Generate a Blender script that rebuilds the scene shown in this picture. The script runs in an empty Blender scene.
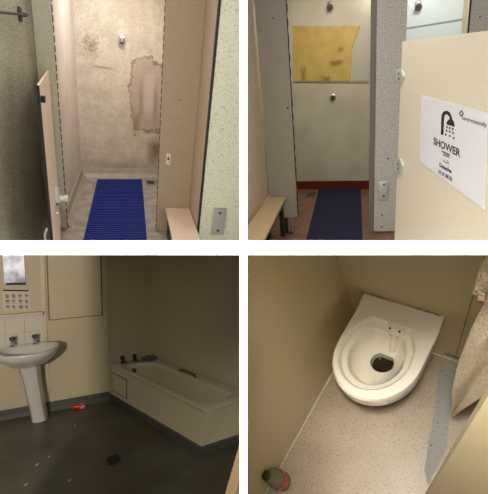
import bpy, bmesh, math, random
from mathutils import Vector, Matrix
random.seed(7)
S = bpy.context.scene
C = S.collection
# ------------------------------------------------------------------ camera
F = 370.0                     # focal length in pixels of a 488 wide picture
CAM_H = 3.0
pd = math.atan2(.295, .955)   # camera looks down by this much
Wc = Matrix(((1, 0, 0), (0, -math.sin(pd), math.cos(pd)), (0, -math.cos(pd), -math.sin(pd))))  # camera (x right, y down, z ahead) -> world
cam = bpy.data.objects.new('camera', bpy.data.cameras.new('camera')); C.objects.link(cam)
cam.data.sensor_fit = 'HORIZONTAL'; cam.data.sensor_width = 36; cam.data.lens = 36 * F / 488
cam.data.clip_start = 0.02
cam.matrix_world = Matrix.Translation((0, 0, CAM_H)) @ (Wc @ Matrix(((1, 0, 0), (0, -1, 0), (0, 0, -1)))).to_4x4()
S.camera = cam
# ------------------------------------------------------------------ world, exposure
w = bpy.data.worlds.new('world'); S.world = w; w.use_nodes = True
w.node_tree.nodes['Background'].inputs[0].default_value = (1, .96, .9, 1)
w.node_tree.nodes['Background'].inputs[1].default_value = 0.11
S.view_settings.view_transform = 'Standard'; S.view_settings.look = 'None'
S.view_settings.gamma = 1; S.view_settings.use_curve_mapping = False
S.view_settings.exposure = 0.0

# ------------------------------------------------------------------ the four rooms round the camera
def ray(x, y): return Vector((x - 244, y - 247, F))
class Room:
    def __init__(s, nad, fw, h, quad):
        d = ray(*nad).normalized(); s.up = -d
        f = ray(*fw); f = (f - d * f.dot(d)).normalized()
        r = f.cross(s.up)
        s.h = h; s.M = Matrix((r, f, s.up))
        s.W = Matrix.Translation((0, 0, CAM_H)) @ (Wc @ s.M.transposed()).to_4x4() @ Matrix.Translation((0, 0, -h))
        sx, sy = quad    # which side of the dividers the room lies on
        cx = 4.1 if sx < 0 else -3.1; cy = 6.2 if sy < 0 else -7.6     # cut just inside the upright and level dividers
        s.cuts = [(s.M @ Vector((F, 0, cx)).normalized()) * sx, (s.M @ Vector((0, F, cy)).normalized()) * sy]
        s.eye = Vector((0, 0, h))
    def P(s, x, y, z=0):
        r = s.M @ ray(x, y); p = r * ((z - s.h) / r.z); p.z = z; return p
    def onX(s, x, y, X):
        r = s.M @ ray(x, y); p = r * (X / r.x); p.z += s.h; return p
    def onY(s, x, y, Y):
        r = s.M @ ray(x, y); p = r * (Y / r.y); p.z += s.h; return p
    def onL(s, x, y, a, b):
        n = Vector((-(b[1] - a[1]), b[0] - a[0])); r = s.M @ ray(x, y)
        t = (n.x * a[0] + n.y * a[1]) / (n.x * r.x + n.y * r.y); p = r * t; p.z += s.h; return p
TL = Room((124, 1020), (125, 24), 1.7, (-1, -1))
TR = Room((358, 1300), (362, 45), 1.5, (1, -1))
BL = Room((212, 5000), (-77, 200), 2.0, (-1, 1))
BR = Room((412, 520), (640, -300), 2.2, (1, 1))

def lamp(name, room, loc, target, energy, size, color=(1, .93, .84), kind='AREA', **k):
    L = bpy.data.lights.new(name, kind); L.energy = energy; L.color = color
    if kind == 'AREA': L.shape = 'RECTANGLE'; L.size = size; L.size_y = k.pop('size_y', size)
    else: L.shadow_soft_size = size
    for a, b in k.items(): setattr(L, a, b)
    o = bpy.data.objects.new(name, L); C.objects.link(o)
    a = room.W @ Vector(loc); b = room.W @ Vector(target)
    o.matrix_world = Matrix.Translation(a) @ (b - a).to_track_quat('-Z', 'Y').to_matrix().to_4x4()
    return o
# added fill lamp just above the camera, whitens the near ends of the dividers
L = bpy.data.lights.new('divider_fill_lamp', 'POINT'); L.energy = 11; L.shadow_soft_size = .05; L.color = (1, .985, .96)
o = bpy.data.objects.new('divider_fill_lamp', L); C.objects.link(o); o.location = (0, -.02, CAM_H + .08)
# shower room (upper left)
lamp('shower_ceiling_lamp', TL, (.05, 4.75, 2.55), (-.05, 5.2, 0), 25, .5, (1, .96, .92))
lamp('corridor_ceiling_lamp', TL, (-.35, 2.3, 2.55), (.9, 3.3, .8), 18, .5, (1, .98, .90))
# shower cubicles (upper right)
lamp('cubicle_ceiling_lamp', TR, (-.3, 6.0, 3.35), (-.4, 7.2, 1), 15, .6, (1, .94, .84))
lamp('cubicle_ceiling_lamp', TR, (1.0, 6.2, 3.35), (1.0, 7.2, 2), 14, .6, (.95, 1, 1))
lamp('corridor_ceiling_lamp', TR, (-.1, 2.3, 3.0), (.3, 3.6, .3), 27, .7, (1, .94, .86))
# bathroom (lower left), light falls in through the doorway on the left
lamp('doorway_lamp', BL, (-.5, 1.6, 1.45), (.75, 4.1, .75), 110, .05, (1, .90, .80), 'POINT')
# toilet cubicle (lower right)
lamp('toilet_ceiling_lamp', BR, (-.06, .10, 2.5), (-.36, .42, .45), 18, .2, (1, .95, .84), spread=math.radians(110))

# ------------------------------------------------------------------ materials
def mat(name, col, rough=.6, metal=0, spec=.5, specks=None, mottle=None, bump=None, stains=None, coat=0, alpha=None, trans=0):
    m = bpy.data.materials.new(name); m.use_nodes = True; nt = m.node_tree; N = nt.nodes; L = nt.links
    b = N['Principled BSDF']; b.inputs['Roughness'].default_value = rough; b.inputs['Metallic'].default_value = metal
    b.inputs['Specular IOR Level'].default_value = spec; b.inputs['Coat Weight'].default_value = coat
    b.inputs['Transmission Weight'].default_value = trans
    tc = N.new('ShaderNodeTexCoord'); co = tc.outputs['Object']
    def c4(c): return (c[0], c[1], c[2], 1)
    rgb = N.new('ShaderNodeRGB'); rgb.outputs[0].default_value = c4(col); cur = rgb.outputs[0]
    def noise(scale, det=3, rough_=.5):
        n = N.new('ShaderNodeTexNoise'); n.inputs['Scale'].default_value = scale; n.inputs['Detail'].default_value = det
        n.inputs['Roughness'].default_value = rough_; L.new(co, n.inputs['Vector']); return n.outputs[0]
    def ramp(sock, a, b_):
        r = N.new('ShaderNodeMapRange'); r.inputs[1].default_value = a; r.inputs[2].default_value = b_; L.new(sock, r.inputs[0]); return r.outputs[0]
    def mix(fac, A, B):
        x = N.new('ShaderNodeMix'); x.data_type = 'RGBA'; L.new(fac, x.inputs[0]); L.new(A, x.inputs[6])
        if hasattr(B, 'links'): L.new(B, x.inputs[7])
        else: x.inputs[7].default_value = c4(B)
        return x.outputs[2]
    def mul(s_, v):
        x = N.new('ShaderNodeMath'); x.operation = 'MULTIPLY'; L.new(s_, x.inputs[0])
        if hasattr(v, 'links'): L.new(v, x.inputs[1])
        else: x.inputs[1].default_value = v
        return x.outputs[0]
    for (c2, sc, a, b_, amt) in (mottle or []):
        cur = mix(mul(ramp(noise(sc), a, b_), amt), cur, c2)
    for st in (stains or []):    # (colour, centre, radii, edge, noise size, noise amount, strength)
        c2, ctr, rad, edge, ns, na, amt = st[:7]
        mp = N.new('ShaderNodeMapping'); mp.vector_type = 'POINT'
        mp.inputs['Scale'].default_value = tuple(1 / r for r in rad)
        mp.inputs['Location'].default_value = tuple(-c / r for c, r in zip(ctr, rad)); L.new(co, mp.inputs['Vector'])
        m2 = N.new('ShaderNodeVectorMath'); m2.operation = 'MULTIPLY'; L.new(mp.outputs[0], m2.inputs[0]); L.new(mp.outputs[0], m2.inputs[1])
        ln0 = N.new('ShaderNodeVectorMath'); ln0.operation = 'LENGTH'; L.new(m2.outputs[0], ln0.inputs[0])
        ln = N.new('ShaderNodeMath'); ln.operation = 'SQRT'; L.new(ln0.outputs['Value'], ln.inputs[0])
        ad = N.new('ShaderNodeMath'); ad.operation = 'MULTIPLY_ADD'; L.new(noise(ns, 4, .6), ad.inputs[0]); ad.inputs[1].default_value = na
        L.new(ln.outputs[0], ad.inputs[2])
        base = 1 + na * .5
        f = ramp(ad.outputs[0], base, base - edge)
        if len(st) > 7:     # outline only, of this width
            f2 = ramp(ad.outputs[0], base - edge, base - edge - st[7]); iv = N.new('ShaderNodeMath'); iv.operation = 'SUBTRACT'; iv.inputs[0].default_value = 1; L.new(f2, iv.inputs[1]); f = mul(f, iv.outputs[0])
        cur = mix(mul(f, amt), cur, c2)
    for (c2, sc, thr, amt) in (specks or []):
        cur = mix(mul(ramp(noise(sc, 1), thr, thr + .03), amt), cur, c2)
    L.new(cur, b.inputs['Base Color'])
    if bump:
        bp = N.new('ShaderNodeBump'); bp.inputs['Strength'].default_value = bump[1]; bp.inputs['Distance'].default_value = .01
        L.new(noise(bump[0], 4), bp.inputs['Height']); L.new(bp.outputs[0], b.inputs['Normal'])
    return m
def s2l(r, g, b):
    f = lambda v: ((v / 255 + .055) / 1.055) ** 2.4 if v > 10 else v / 255 / 12.92
    return (f(r), f(g), f(b))
M = {}
M['white'] = mat('white_paint', (.93, .93, .93), .8)
dk = s2l(95, 85, 65)
M['lam_strip'] = mat('speckled_laminate_green', s2l(182, 176, 156), .5, specks=[(dk, 110, .66, .8)])
M['lam_tan'] = mat('speckled_laminate_tan', s2l(166, 148, 122), .5, specks=[(dk, 110, .66, .8)])  # tan taken darker, partly for the shade on this panel
M['lam_light'] = mat('speckled_laminate_light', s2l(212, 212, 192), .5, specks=[(s2l(120, 115, 85), 120, .64, .8)])
M['lam_grey'] = mat('speckled_laminate_grey', s2l(196, 190, 182), .5, specks=[(s2l(112, 104, 98), 105, .575, .8)])
M['lam_dim'] = mat('speckled_laminate_taupe', s2l(160, 151, 137), .5, specks=[(s2l(110, 102, 94), 120, .585, .6)])
M['plaster_left'] = mat('granular_wall', s2l(172, 166, 146), .75, specks=[(s2l(95, 90, 75), 60, .58, .7), (s2l(190, 185, 165), 45, .64, .5)],
                        mottle=[(s2l(120, 112, 95), 3, .4, .7, .4)])
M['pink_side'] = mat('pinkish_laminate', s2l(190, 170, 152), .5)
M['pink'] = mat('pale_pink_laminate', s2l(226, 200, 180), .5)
M['black'] = mat('black_edging', (.012, .011, .010), .5)
M['dark'] = mat('dark_gap', (.03, .026, .022), .7)
M['steel'] = mat('brushed_steel', (.5, .51, .5), .35, 1)
M['whitemetal'] = mat('white_plastic', (.75, .78, .74), .4)
M['chrome'] = mat('chrome', (.75, .75, .75), .15, 1)

# ------------------------------------------------------------------ mesh helpers
ROOTS = {}
def tag(o, label=None, cat=None, group=None, kind=None):
    if label: o['label'] = label
    if cat: o['category'] = cat
    if group: o['group'] = group
    if kind: o['kind'] = kind
    return o
def clip(bm, room):
    for n in room.cuts:
        if any((v.co - room.eye).dot(n) < 0 for v in bm.verts):
            r = bmesh.ops.bisect_plane(bm, geom=bm.verts[:] + bm.edges[:] + bm.faces[:], plane_co=room.eye, plane_no=n, clear_inner=True)
            ed = [e for e in r['geom_cut'] if isinstance(e, bmesh.types.BMEdge)]
            if ed:
                try: bmesh.ops.holes_fill(bm, edges=ed, sides=0)
                except Exception: pass
def obj(name, bm, m, room, parent=None, smooth=False, keep=False, subsurf=0, cut=True):
    if cut: clip(bm, room)
    bmesh.ops.recalc_face_normals(bm, faces=bm.faces[:])
    me = bpy.data.meshes.new(name)
    if parent is not None: base = ROOTS[parent.name]
    elif keep: base = Vector((0, 0, 0))
    else:
        xs = [v.co for v in bm.verts]
        base = Vector(((min(c.x for c in xs) + max(c.x for c in xs)) / 2, (min(c.y for c in xs) + max(c.y for c in xs)) / 2, min(c.z for c in xs)))
    for v in bm.verts: v.co -= base
    if smooth:
        for f in bm.faces: f.smooth = True
    bm.to_mesh(me); bm.free(); me.materials.append(m)
    o = bpy.data.objects.new(name, me); C.objects.link(o)
    if parent is not None: o.parent = parent
    else: o.matrix_world = room.W @ Matrix.Translation(base)
    ROOTS[o.name] = base
    if subsurf:
        md = o.modifiers.new('s', 'SUBSURF'); md.levels = md.render_levels = subsurf
    elif smooth:
        try: me.set_sharp_from_angle(angle=math.radians(38))
        except Exception: pass
    return o
def thing(name, label, cat, base, room, group=None):
    o = bpy.data.objects.new(name, None); C.objects.link(o); base = Vector(base)
    o.empty_display_size = .1
    o.matrix_world = room.W @ Matrix.Translation(base); ROOTS[o.name] = base
    return tag(o, label, cat, group)
def struct(name, bm, m, room, **k):
    return tag(obj(name, bm, m, room, keep=True, **k), kind='structure')
def BM(): return bmesh.new()
def V(*a): return Vector(a)
def hexa(bm, p):      # 8 corners: bottom 4, top 4
    v = [bm.verts.new(q) for q in p]
    for f in ((0, 1, 2, 3), (7, 6, 5, 4), (0, 4, 5, 1), (1, 5, 6, 2), (2, 6, 7, 3), (3, 7, 4, 0)): bm.faces.new([v[i] for i in f])
    return bm
def box(bm, x0, x1, y0, y1, z0, z1):
    return hexa(bm, [V(x0, y0, z0), V(x1, y0, z0), V(x1, y1, z0), V(x0, y1, z0), V(x0, y0, z1), V(x1, y0, z1), V(x1, y1, z1), V(x0, y1, z1)])
def bev(bm, w_, seg=2):
    bmesh.ops.bevel(bm, geom=bm.edges[:], offset=w_, segments=seg, affect='EDGES', profile=.7); return bm
def slab(bm, pts, ext):   # flat outline extruded along a vector
    a = [bm.verts.new(p) for p in pts]; b = [bm.verts.new(Vector(p) + Vector(ext)) for p in pts]; n = len(pts)
    bm.faces.new(a); bm.faces.new(b[::-1])
    for i in range(n): bm.faces.new((a[i], b[i], b[(i + 1) % n], a[(i + 1) % n]))
    return bm
def wallseg(bm, a, b, z0, z1, t):   # upright slab over floor line a-b, thick t to the left of a->b
    d = Vector((b[0] - a[0], b[1] - a[1])).normalized(); n = V(-d.y * t, d.x * t, 0)
    return slab(bm, [V(a[0], a[1], z0), V(b[0], b[1], z0), V(b[0], b[1], z1), V(a[0], a[1], z1)], n)
def tube(bm, pts, r, seg=10, cap=True):
    pts = [Vector(p) for p in pts]; rs = r if isinstance(r, (list, tuple)) else [r] * len(pts); rings = []
    for i, p in enumerate(pts):
        t = (pts[min(i + 1, len(pts) - 1)] - pts[max(i - 1, 0)]).normalized()
        u = t.orthogonal().normalized() if i == 0 else (u - t * u.dot(t)).normalized()
        vv = t.cross(u)
        rings.append([bm.verts.new(p + (u * math.cos(k * 2 * math.pi / seg) + vv * math.sin(k * 2 * math.pi / seg)) * rs[i]) for k in range(seg)])
    return skin(bm, rings, cap, cap)
def skin(bm, rings, cap0=True, cap1=True):
    for A, B in zip(rings, rings[1:]):
        n = len(A)
        for k in range(n): bm.faces.new((A[k], A[(k + 1) % n], B[(k + 1) % n], B[k]))
    if cap0: bm.faces.new(rings[0][::-1])
    if cap1: bm.faces.new(rings[-1])
    return bm
def lathe(bm, prof, o=(0, 0, 0), ax=(0, 0, 1), seg=20, cap0=True, cap1=True):   # prof: (radius, height)
    ax = Vector(ax).normalized(); u = ax.orthogonal().normalized(); v = ax.cross(u); o = Vector(o)
    rings = [[bm.verts.new(o + ax * h + (u * math.cos(k * 2 * math.pi / seg) + v * math.sin(k * 2 * math.pi / seg)) * r) for k in range(seg)] for r, h in prof]
    return skin(bm, rings, cap0, cap1)

# ------------------------------------------------------------------ white gutters between the four views, built as solid dividers
class CamRoom: pass
CR = CamRoom(); CR.W = Matrix.Translation((0, 0, CAM_H)) @ Wc.to_4x4(); CR.cuts = []; CR.eye = V(0, 0, 0)
def wedge(x0, x1, y0, y1, z0=.45, z1=9.5):
    q = lambda x, y, z: V((x - 244) / F * z, (y - 247) / F * z, z)
    return hexa(BM(), [q(x0, y0, z0), q(x1, y0, z0), q(x1, y1, z0), q(x0, y1, z0), q(x0, y0, z1), q(x1, y0, z1), q(x1, y1, z1), q(x0, y1, z1)])
struct('gutter_upright', wedge(239.8, 247.3, -260, 760), M['white'], CR)
struct('gutter_level', wedge(-300, 239.75, 240.6, 254.8), M['white'], CR)
struct('gutter_level', wedge(247.35, 800, 240.6, 254.8), M['white'], CR)

# ================================================================== UPPER LEFT: shower room
R = TL
M['back_plaster'] = mat('stained_shower_wall', s2l(198, 188, 168), .6, mottle=[(s2l(170, 156, 136), 4, .35, .7, .55), (s2l(224, 214, 200), 9, .45, .7, .4)],
    specks=[(s2l(150, 138, 118), 55, .6, .45)],
    stains=[(s2l(168, 148, 134), (.32, 5.8, 1.13), (.25, 9, .50), .14, 3.5, 1.1, .75),
            (s2l(206, 192, 184), (.34, 5.8, 1.18), (.10, 9, .34), .6, 7, .8, .5),
            (s2l(120, 100, 90), (.22, 5.8, 1.10), (.04, 9, .34), .8, 9, .8, .45),
            (s2l(120, 100, 90), (.42, 5.8, 1.05), (.04, 9, .40), .8, 9, .8, .45),
            (s2l(84, 66, 50), (.32, 5.8, 1.13), (.25, 9, .50), .05, 3.5, 1.1, .75, .05),
            (s2l(140, 96, 50), (.16, 5.8, .78), (.07, 9, .20), .7, 12, .8, .55),
            (s2l(140, 100, 58), (.36, 5.8, .68), (.14, 9, .05), .7, 12, .8, .5),
            (s2l(104, 82, 60), (.44, 5.8, .38), (.14, 9, .26), .8, 7, 1.0, .8),
            (s2l(74, 66, 60), (-.42, 5.8, 1.70), (.13, 9, .17), 1.0, 30, 3.2, .6),
            (s2l(110, 94, 80), (-.25, 5.8, 1.47), (.16, 9, .02), 1.0, 10, 1.0, .7),
            (s2l(140, 124, 106), (0, 5.8, .14), (.9, 9, .14), .8, 6, 1.2, .5)])
M['side_plaster'] = mat('shower_side_wall', s2l(206, 194, 182), .6, mottle=[(s2l(186, 168, 150), 4, .35, .7, .5)])
M['shower_floor'] = mat('grey_shower_floor', s2l(160, 150, 140), .5, mottle=[(s2l(118, 106, 98), 7, .4, .65, .7)], specks=[(s2l(110, 100, 92), 60, .62, .5)])
M['cove'] = mat('grey_coving', s2l(158, 148, 136), .45, mottle=[(s2l(140, 128, 112), 8, .4, .7, .6)])
struct('floor', box(BM(), -1.3, 1.6, 1.2, 6.0, -.06, 0), M['shower_floor'], R)
struct('ceiling', box(BM(), -1.3, 1.6, 1.2, 6.0, 2.65, 2.7), M['white'], R)
WB0, WB1 = R.P(83, 176), R.P(158, 176); WB0.z = WB1.z = 0; wbd = (WB1 - WB0).normalized(); WA, WZ = WB0 - wbd * .1, WB1 + wbd * .3
struct('wall_back', slab(BM(), [WA, WZ, WZ + V(0, 0, 2.65), WA + V(0, 0, 2.65)], V(0, .1, 0)), M['back_plaster'], R)
struct('wall_left', box(BM(), -.70, -.60, 3.81, 5.8, 0, 2.65), M['side_plaster'], R)
struct('wall_right', box(BM(), .62, .72, 3.81, 5.8, 0, 2.65), M['side_plaster'], R)
struct('wall_left', box(BM(), -.82, -.70, 1.2, 3.81, 0, 2.65), M['plaster_left'], R)
struct('baseboard_back', slab(BM(), [WB0 + V(0, y_, z_) for y_, z_ in ((0, 0), (0, .12), (-.015, .12), (-.04, .05), (-.10, 0))], WZ - WB0), M['cove'], R)
struct('baseboard_left', slab(BM(), [V(-.6, 3.82, 0), V(-.6, 3.82, .12), V(-.585, 3.82, .12), V(-.57, 3.82, .05), V(-.52, 3.82, 0)], V(0, 1.95, 0)), M['cove'], R)
# partition panels facing us
t = thing('partition_panel', 'narrow greenish speckled panel on the left of the blue mat shower, beside the ajar door', 'panel', (-.63, 3.79, 0), R, None)
obj('board', bev(box(BM(), -.697, -.555, 3.77, 3.80, .02, 2.5), .002), M['lam_strip'], R, t)
bm = BM()
for k in range(34): box(bm, -.555, -.551, 3.766, 3.802, .03 + k * .072, .03 + k * .072 + .05)
obj('edge_bead', bm, M['black'], R, t)
t = thing('partition_panel', 'brown speckled panel right of the stained shower wall, behind the pink bench', 'panel', (.5, 3.79, 0), R, None)
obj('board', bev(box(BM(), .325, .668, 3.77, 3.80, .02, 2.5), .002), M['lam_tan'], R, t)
bm = BM()
for k in range(34): box(bm, .321, .325, 3.766, 3.802, .03 + k * .072, .03 + k * .072 + .045)
obj('edge_bead', bm, M['black'], R, t)
kp = obj('latch_plate', bev(box(BM(), .395, .435, 3.760, 3.770, .74, .85), .002), M['lam_light'], R, t)
bm = BM(); 
for z in (.765, .825): lathe(bm, [(.006, 0), (.006, .003)], (.415, 3.760, z), (0, -1, 0), 10)
box(bm, .405, .425, 3.758, 3.760, .785, .81)
obj('screw', bm, M['dark'], R, kp)
obj('bolt_stub', lathe(BM(), [(.007, 0), (.005, .004)], R.onY(179.5, 100, 3.77), (0, -1, 0), 10), M['dark'], R, t)
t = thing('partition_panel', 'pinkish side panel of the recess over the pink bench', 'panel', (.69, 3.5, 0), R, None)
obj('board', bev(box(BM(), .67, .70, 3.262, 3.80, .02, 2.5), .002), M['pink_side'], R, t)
t = thing('partition_panel', 'pale yellow-green speckled panel at the right end, carrying a steel latch plate', 'panel', (.95, 3.25, 0), R, None)
obj('board', box(BM(), .685, 1.4, 3.23, 3.26, .02, 2.5), M['lam_light'], R, t)
obj('edge_bead', box(BM(), .668, .685, 3.225, 3.265, .02, 2.5), M['black'], R, t)
a = R.onY(213.5, 207.5, 3.23); b = R.onY(224, 234, 3.23)
kp = obj('latch_plate', bev(box(BM(), a.x, b.x - .01, 3.205, 3.229, b.z, a.z), .006), M['steel'], R, t, smooth=True)
bm = BM()
for z in (b.z + .045, a.z - .045): lathe(bm, [(.014, 0), (.013, .004), (.004, .004), (.004, .001)], ((a.x + b.x) / 2 - .005, 3.206, z), (0, -1, 0), 14)
obj('screw', bm, M['dark'], R, kp)
obj('strike', bev(box(BM(), a.x - .008, a.x + .012, 3.212, 3.228, b.z + .01, a.z - .02), .003), M['chrome'], R, kp)
# ajar door seen nearly edge on
t = thing('cubicle_door', 'thin pink-edged door standing ajar against the dark granular wall', 'door', (-.53, 3.1, .05), R)
a0, b0 = V(-.605, 3.74, 0), V(-.445, 2.42, 0); zt = 1.47
d = (b0 - a0).normalized(); n = V(d.y, -d.x, 0)   # to the left
if n.x > 0: n = -n
obj('leaf', slab(BM(), [a0 + V(0, 0, .1), b0 + V(0, 0, .1), b0 + V(0, 0, zt), a0 + V(0, 0, zt)], n * .012), M['pink'], R, t)
obj('edge_strip', slab(BM(), [b0 + d * .001 + V(0, 0, .1), b0 + d * .012 + V(0, 0, .1), b0 + d * .012 + V(0, 0, zt), b0 + d * .001 + V(0, 0, zt)], n * .016), M['black'], R, t)  # near edge of the leaf; its black also stands for the gap's shadow
bm = BM(); box(bm, -.46, -.425, 2.425, 2.455, 1.38, 1.415); obj('hinge', bev(bm, .003), M['black'], R, t)
OD = lambda x, y, off=0: R.onL(x, y, a0, b0) - n * off
lt = obj('latch', slab(BM(), [OD(54.5, 187), OD(57.5, 187), OD(59, 203), OD(56, 203)], -n * .015), M['whitemetal'], R, t)
obj('turn_knob', lathe(BM(), [(.030, 0), (.030, .03), (.024, .034), (.024, .05), (.032, .055), (.032, .075), (.026, .08)], OD(58.5, 198.5, .002), -n, 16), M['whitemetal'], R, lt, smooth=True)
obj('latch_lever', tube(BM(), [OD(57, 203, .01), OD(55.5, 208, .02), OD(54, 213, .02)], [.012, .014, .010], 8), M['chrome'], R, lt)
obj('back_handle', tube(BM(), [b0 + n * .03 + V(0, 0, .62), b0 + n * .045 + V(0, 0, .58), b0 + n * .045 + V(0, 0, .50), b0 + n * .03 + V(0, 0, .46)], .008, 8), M['chrome'], R, t)
# towel rail on the dark wall
pl = R.onX(19, 14, -.7)
t = thing('towel_rail', 'thin dark metal rail on a small plate high on the granular left wall', 'rail', (-.69, pl.y - .2, pl.z), R)
obj('wall_plate', bev(box(BM(), -.70, -.686, pl.y - .035, pl.y + .035, pl.z - .045, pl.z + .045), .006), M['dark'], R, t)
obj('rail', tube(BM(), [R.onX(27.5, 15, -.665), R.onX(-12, 11, -.665)], .008), M['dark'], R, t)
obj('bracket', tube(BM(), [V(-.69, pl.y, pl.z), V(-.655, pl.y, pl.z)], .013), M['dark'], R, t)
# bench
t = thing('bench', 'pale pink slab bench in the recess at the foot of the brown panel', 'bench', (.53, 3.0, 0), R)
obj('seat', bev(slab(BM(), [V(.412, 3.765, .245), V(.664, 3.765, .245), V(.645, 2.3, .245), V(.395, 2.3, .245)], V(0, 0, .03)), .003), M['pink'], R, t)
obj('support', box(BM(), .43, .46, 2.35, 3.70, 0, .244), M['black'], R, t)
# shower knob on back wall
q = R.onL(122, 39, WB0, WB1)
t = thing('wall_shower', 'small round chrome shower rose high on the stained wall', 'shower head', q, R)
obj('flange', lathe(BM(), [(.05, 0), (.05, .01), (.03, .02)], q, (0, -1, 0), 20), M['steel'], R, t, smooth=True)
obj('rose', lathe(BM(), [(.022, .015), (.025, .05), (.042, .07), (.042, .085), (.03, .09)], q, V(0, -1, -.25), 20), M['chrome'], R, t, smooth=True)
q = R.P(151, 183.5)
t = thing('floor_drain', 'small square grey drain cover at the right foot of the stained wall', 'drain', q, R)
obj('frame', bev(box(BM(), q.x - .07, q.x + .06, q.y - .10, q.y + .08, .001, .02), .004), M['steel'], R, t)
bm = BM()
for k in range(4): box(bm, q.x - .05, q.x + .04, q.y - .08 + k * .04, q.y - .06 + k * .04, .02, .024)
obj('slot', bm, M['dark'], R, t)
# blue mats
M['blue'] = mat('blue_rubber', s2l(24, 40, 122), .7, spec=.3); M['navy'] = mat('navy_rubber', s2l(28, 32, 74), .6)
def grid_mat(name, corners, z, m, label, room, pitch=.05, group=None):
    bl, br, fr, fl = [Vector(c) for c in corners]
    t = thing(name, label, 'mat', (bl + br + fl + fr) / 4 , room)
    H = lambda u, v: (bl * (1 - u) + br * u) * (1 - v) + (fl * (1 - u) + fr * u) * v
    nu = max(2, int((br - bl).length / pitch)); nv = max(2, int((fl - bl).length / pitch))
    bm = BM(); slab(bm, [H(0, 0) + V(0, 0, .003), H(1, 0) + V(0, 0, .003), H(1, 1) + V(0, 0, .003), H(0, 1) + V(0, 0, .003)], V(0, 0, .005))
    obj('base_sheet', bm, M['dark'] if m is M['navy'] else mat('deep_blue_rubber', s2l(8, 14, 50), .6), room, t)
    bm = BM()
    for k in range(nv + 1):
        v = k / nv; e = .27 / nv
        slab(bm, [H(0, max(0, v - e)) + V(0, 0, z * .6), H(1, max(0, v - e)) + V(0, 0, z * .6), H(1, min(1, v + e)) + V(0, 0, z * .6), H(0, min(1, v + e)) + V(0, 0, z * .6)], V(0, 0, z * .4))
    obj('cross_bars', bm, m, room, t)
    bm = BM()
    for k in range(nu + 1):
        u = k / nu; e = .22 / nu
        slab(bm, [H(max(0, u - e), 0) + V(0, 0, .008), H(min(1, u + e), 0) + V(0, 0, .008), H(min(1, u + e), 1) + V(0, 0, .008), H(max(0, u - e), 1) + V(0, 0, .008)], V(0, 0, z * .6 - .008))
    obj('long_ribs', bm, m, room, t)
    return t
bl, br = R.P(97.5, 180.5), R.P(142, 180.5); fl, fr = R.P(80, 256), R.P(148, 256)
grid_mat('duckboard_mat', (bl, br, fr, fl), .02, M['blue'], 'bright blue grid mat running through the stained shower', R)

# ================================================================== UPPER RIGHT: shower cubicles and open door
R = TR
M['cream_wall'] = mat('cream_wall', s2l(222, 202, 172), .6)
M['cub_wall'] = mat('white_cubicle_wall', s2l(214, 208, 190), .22, mottle=[(s2l(186, 178, 158), 2.5, .4, .7, .5)], spec=.5)
M['blue_white'] = mat('cool_white_wall', s2l(222, 230, 230), .3)
M['yellow'] = mat('exposed_yellow_board', s2l(212, 184, 108), .7, mottle=[(s2l(190, 158, 84), 5, .4, .7, .6)],
    stains=[(s2l(140, 96, 44), (-.42, 7.25, 2.22), (.16, 9, .06), .7, 9, 1.2, .8), (s2l(150, 104, 60), (-.35, 7.25, 2.42), (.07, 9, .06), .7, 9, 1.0, .7),
            (s2l(120, 84, 40), (-.6, 7.25, 1.98), (.12, 9, .08), .8, 18, 1.8, .7), (s2l(130, 90, 44), (-1.02, 7.25, 2.1), (.06, 9, .18), .8, 18, 1.8, .6)])
M['maroon'] = mat('maroon_skirting', s2l(110, 34, 24), .35)
M['tile_floor'] = mat('brown_pink_floor', s2l(150, 112, 92), .4, mottle=[(s2l(110, 78, 64), 5, .4, .65, .7)])
M['door_cream'] = mat('cream_laminate_door', s2l(220, 210, 190), .45, specks=[(s2l(210, 196, 160), 70, .6, .4)])
M['paper'] = mat('laminated_paper', s2l(226, 226, 232), .25)
M['ink'] = mat('black_ink', (.01, .01, .012), .5); M['logo_ink'] = mat('purple_ink', s2l(96, 40, 84), .5)
M['bench_top'] = mat('beige_bench_top', s2l(212, 188, 148), .5)
struct('floor', box(BM(), -2.2, 3.2, 1.0, 7.6, -.06, 0), M['tile_floor'], R)
struct('ceiling', box(BM(), -2.2, 3.2, 1.0, 7.6, 3.55, 3.6), M['white'], R)
WB0, WB1 = R.P(295, 189), R.P(369, 189); WB0.z = WB1.z = 0; wbd = (WB1 - WB0).normalized(); wbn = V(-wbd.y, wbd.x, 0); WA = WB0 - wbd * .3
WL = lambda s_, z_, off=0: WB0 + wbd * s_ - wbn * off + V(0, 0, z_)
WLEN = (WB1 - WB0).length
struct('wall_back', slab(BM(), [WL(-.3, 0), WL(WLEN + .12, 0), WL(WLEN + .12, 3.55), WL(-.3, 3.55)], wbn * .1), M['cub_wall'], R)
struct('wall_back', box(BM(), .30, 1.62, 7.4, 7.5, 0, 3.55), M['blue_white'], R)
struct('wall_left', slab(BM(), [V(-1.16, 4.63, 0), V(-1.16, 4.63, 3.55), V(-1.03, 1.2, 3.55), V(-1.03, 1.2, 0)], V(-.12, 0, 0)), M['cream_wall'], R)
struct('wall_left', box(BM(), -1.45, -1.33, 4.63, 7.6, 0, 3.55), M['cub_wall'], R)
struct('wall_right', box(BM(), .17, .30, 4.64, 7.4, 0, 3.55), M['cub_wall'], R)
struct('wall_right', box(BM(), 1.50, 1.62, 4.64, 7.4, 0, 3.55), M['cream_wall'], R)
struct('baseboard_back', slab(BM(), [WL(-.3, 0), WL(WLEN + .1, 0), WL(WLEN + .1, .16), WL(-.3, .16)], -wbn * .02), M['maroon'], R)
sz0, sz1 = R.onL(294, 82, WB0, WB1), R.onL(369, 82.5, WB0, WB1)
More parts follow.
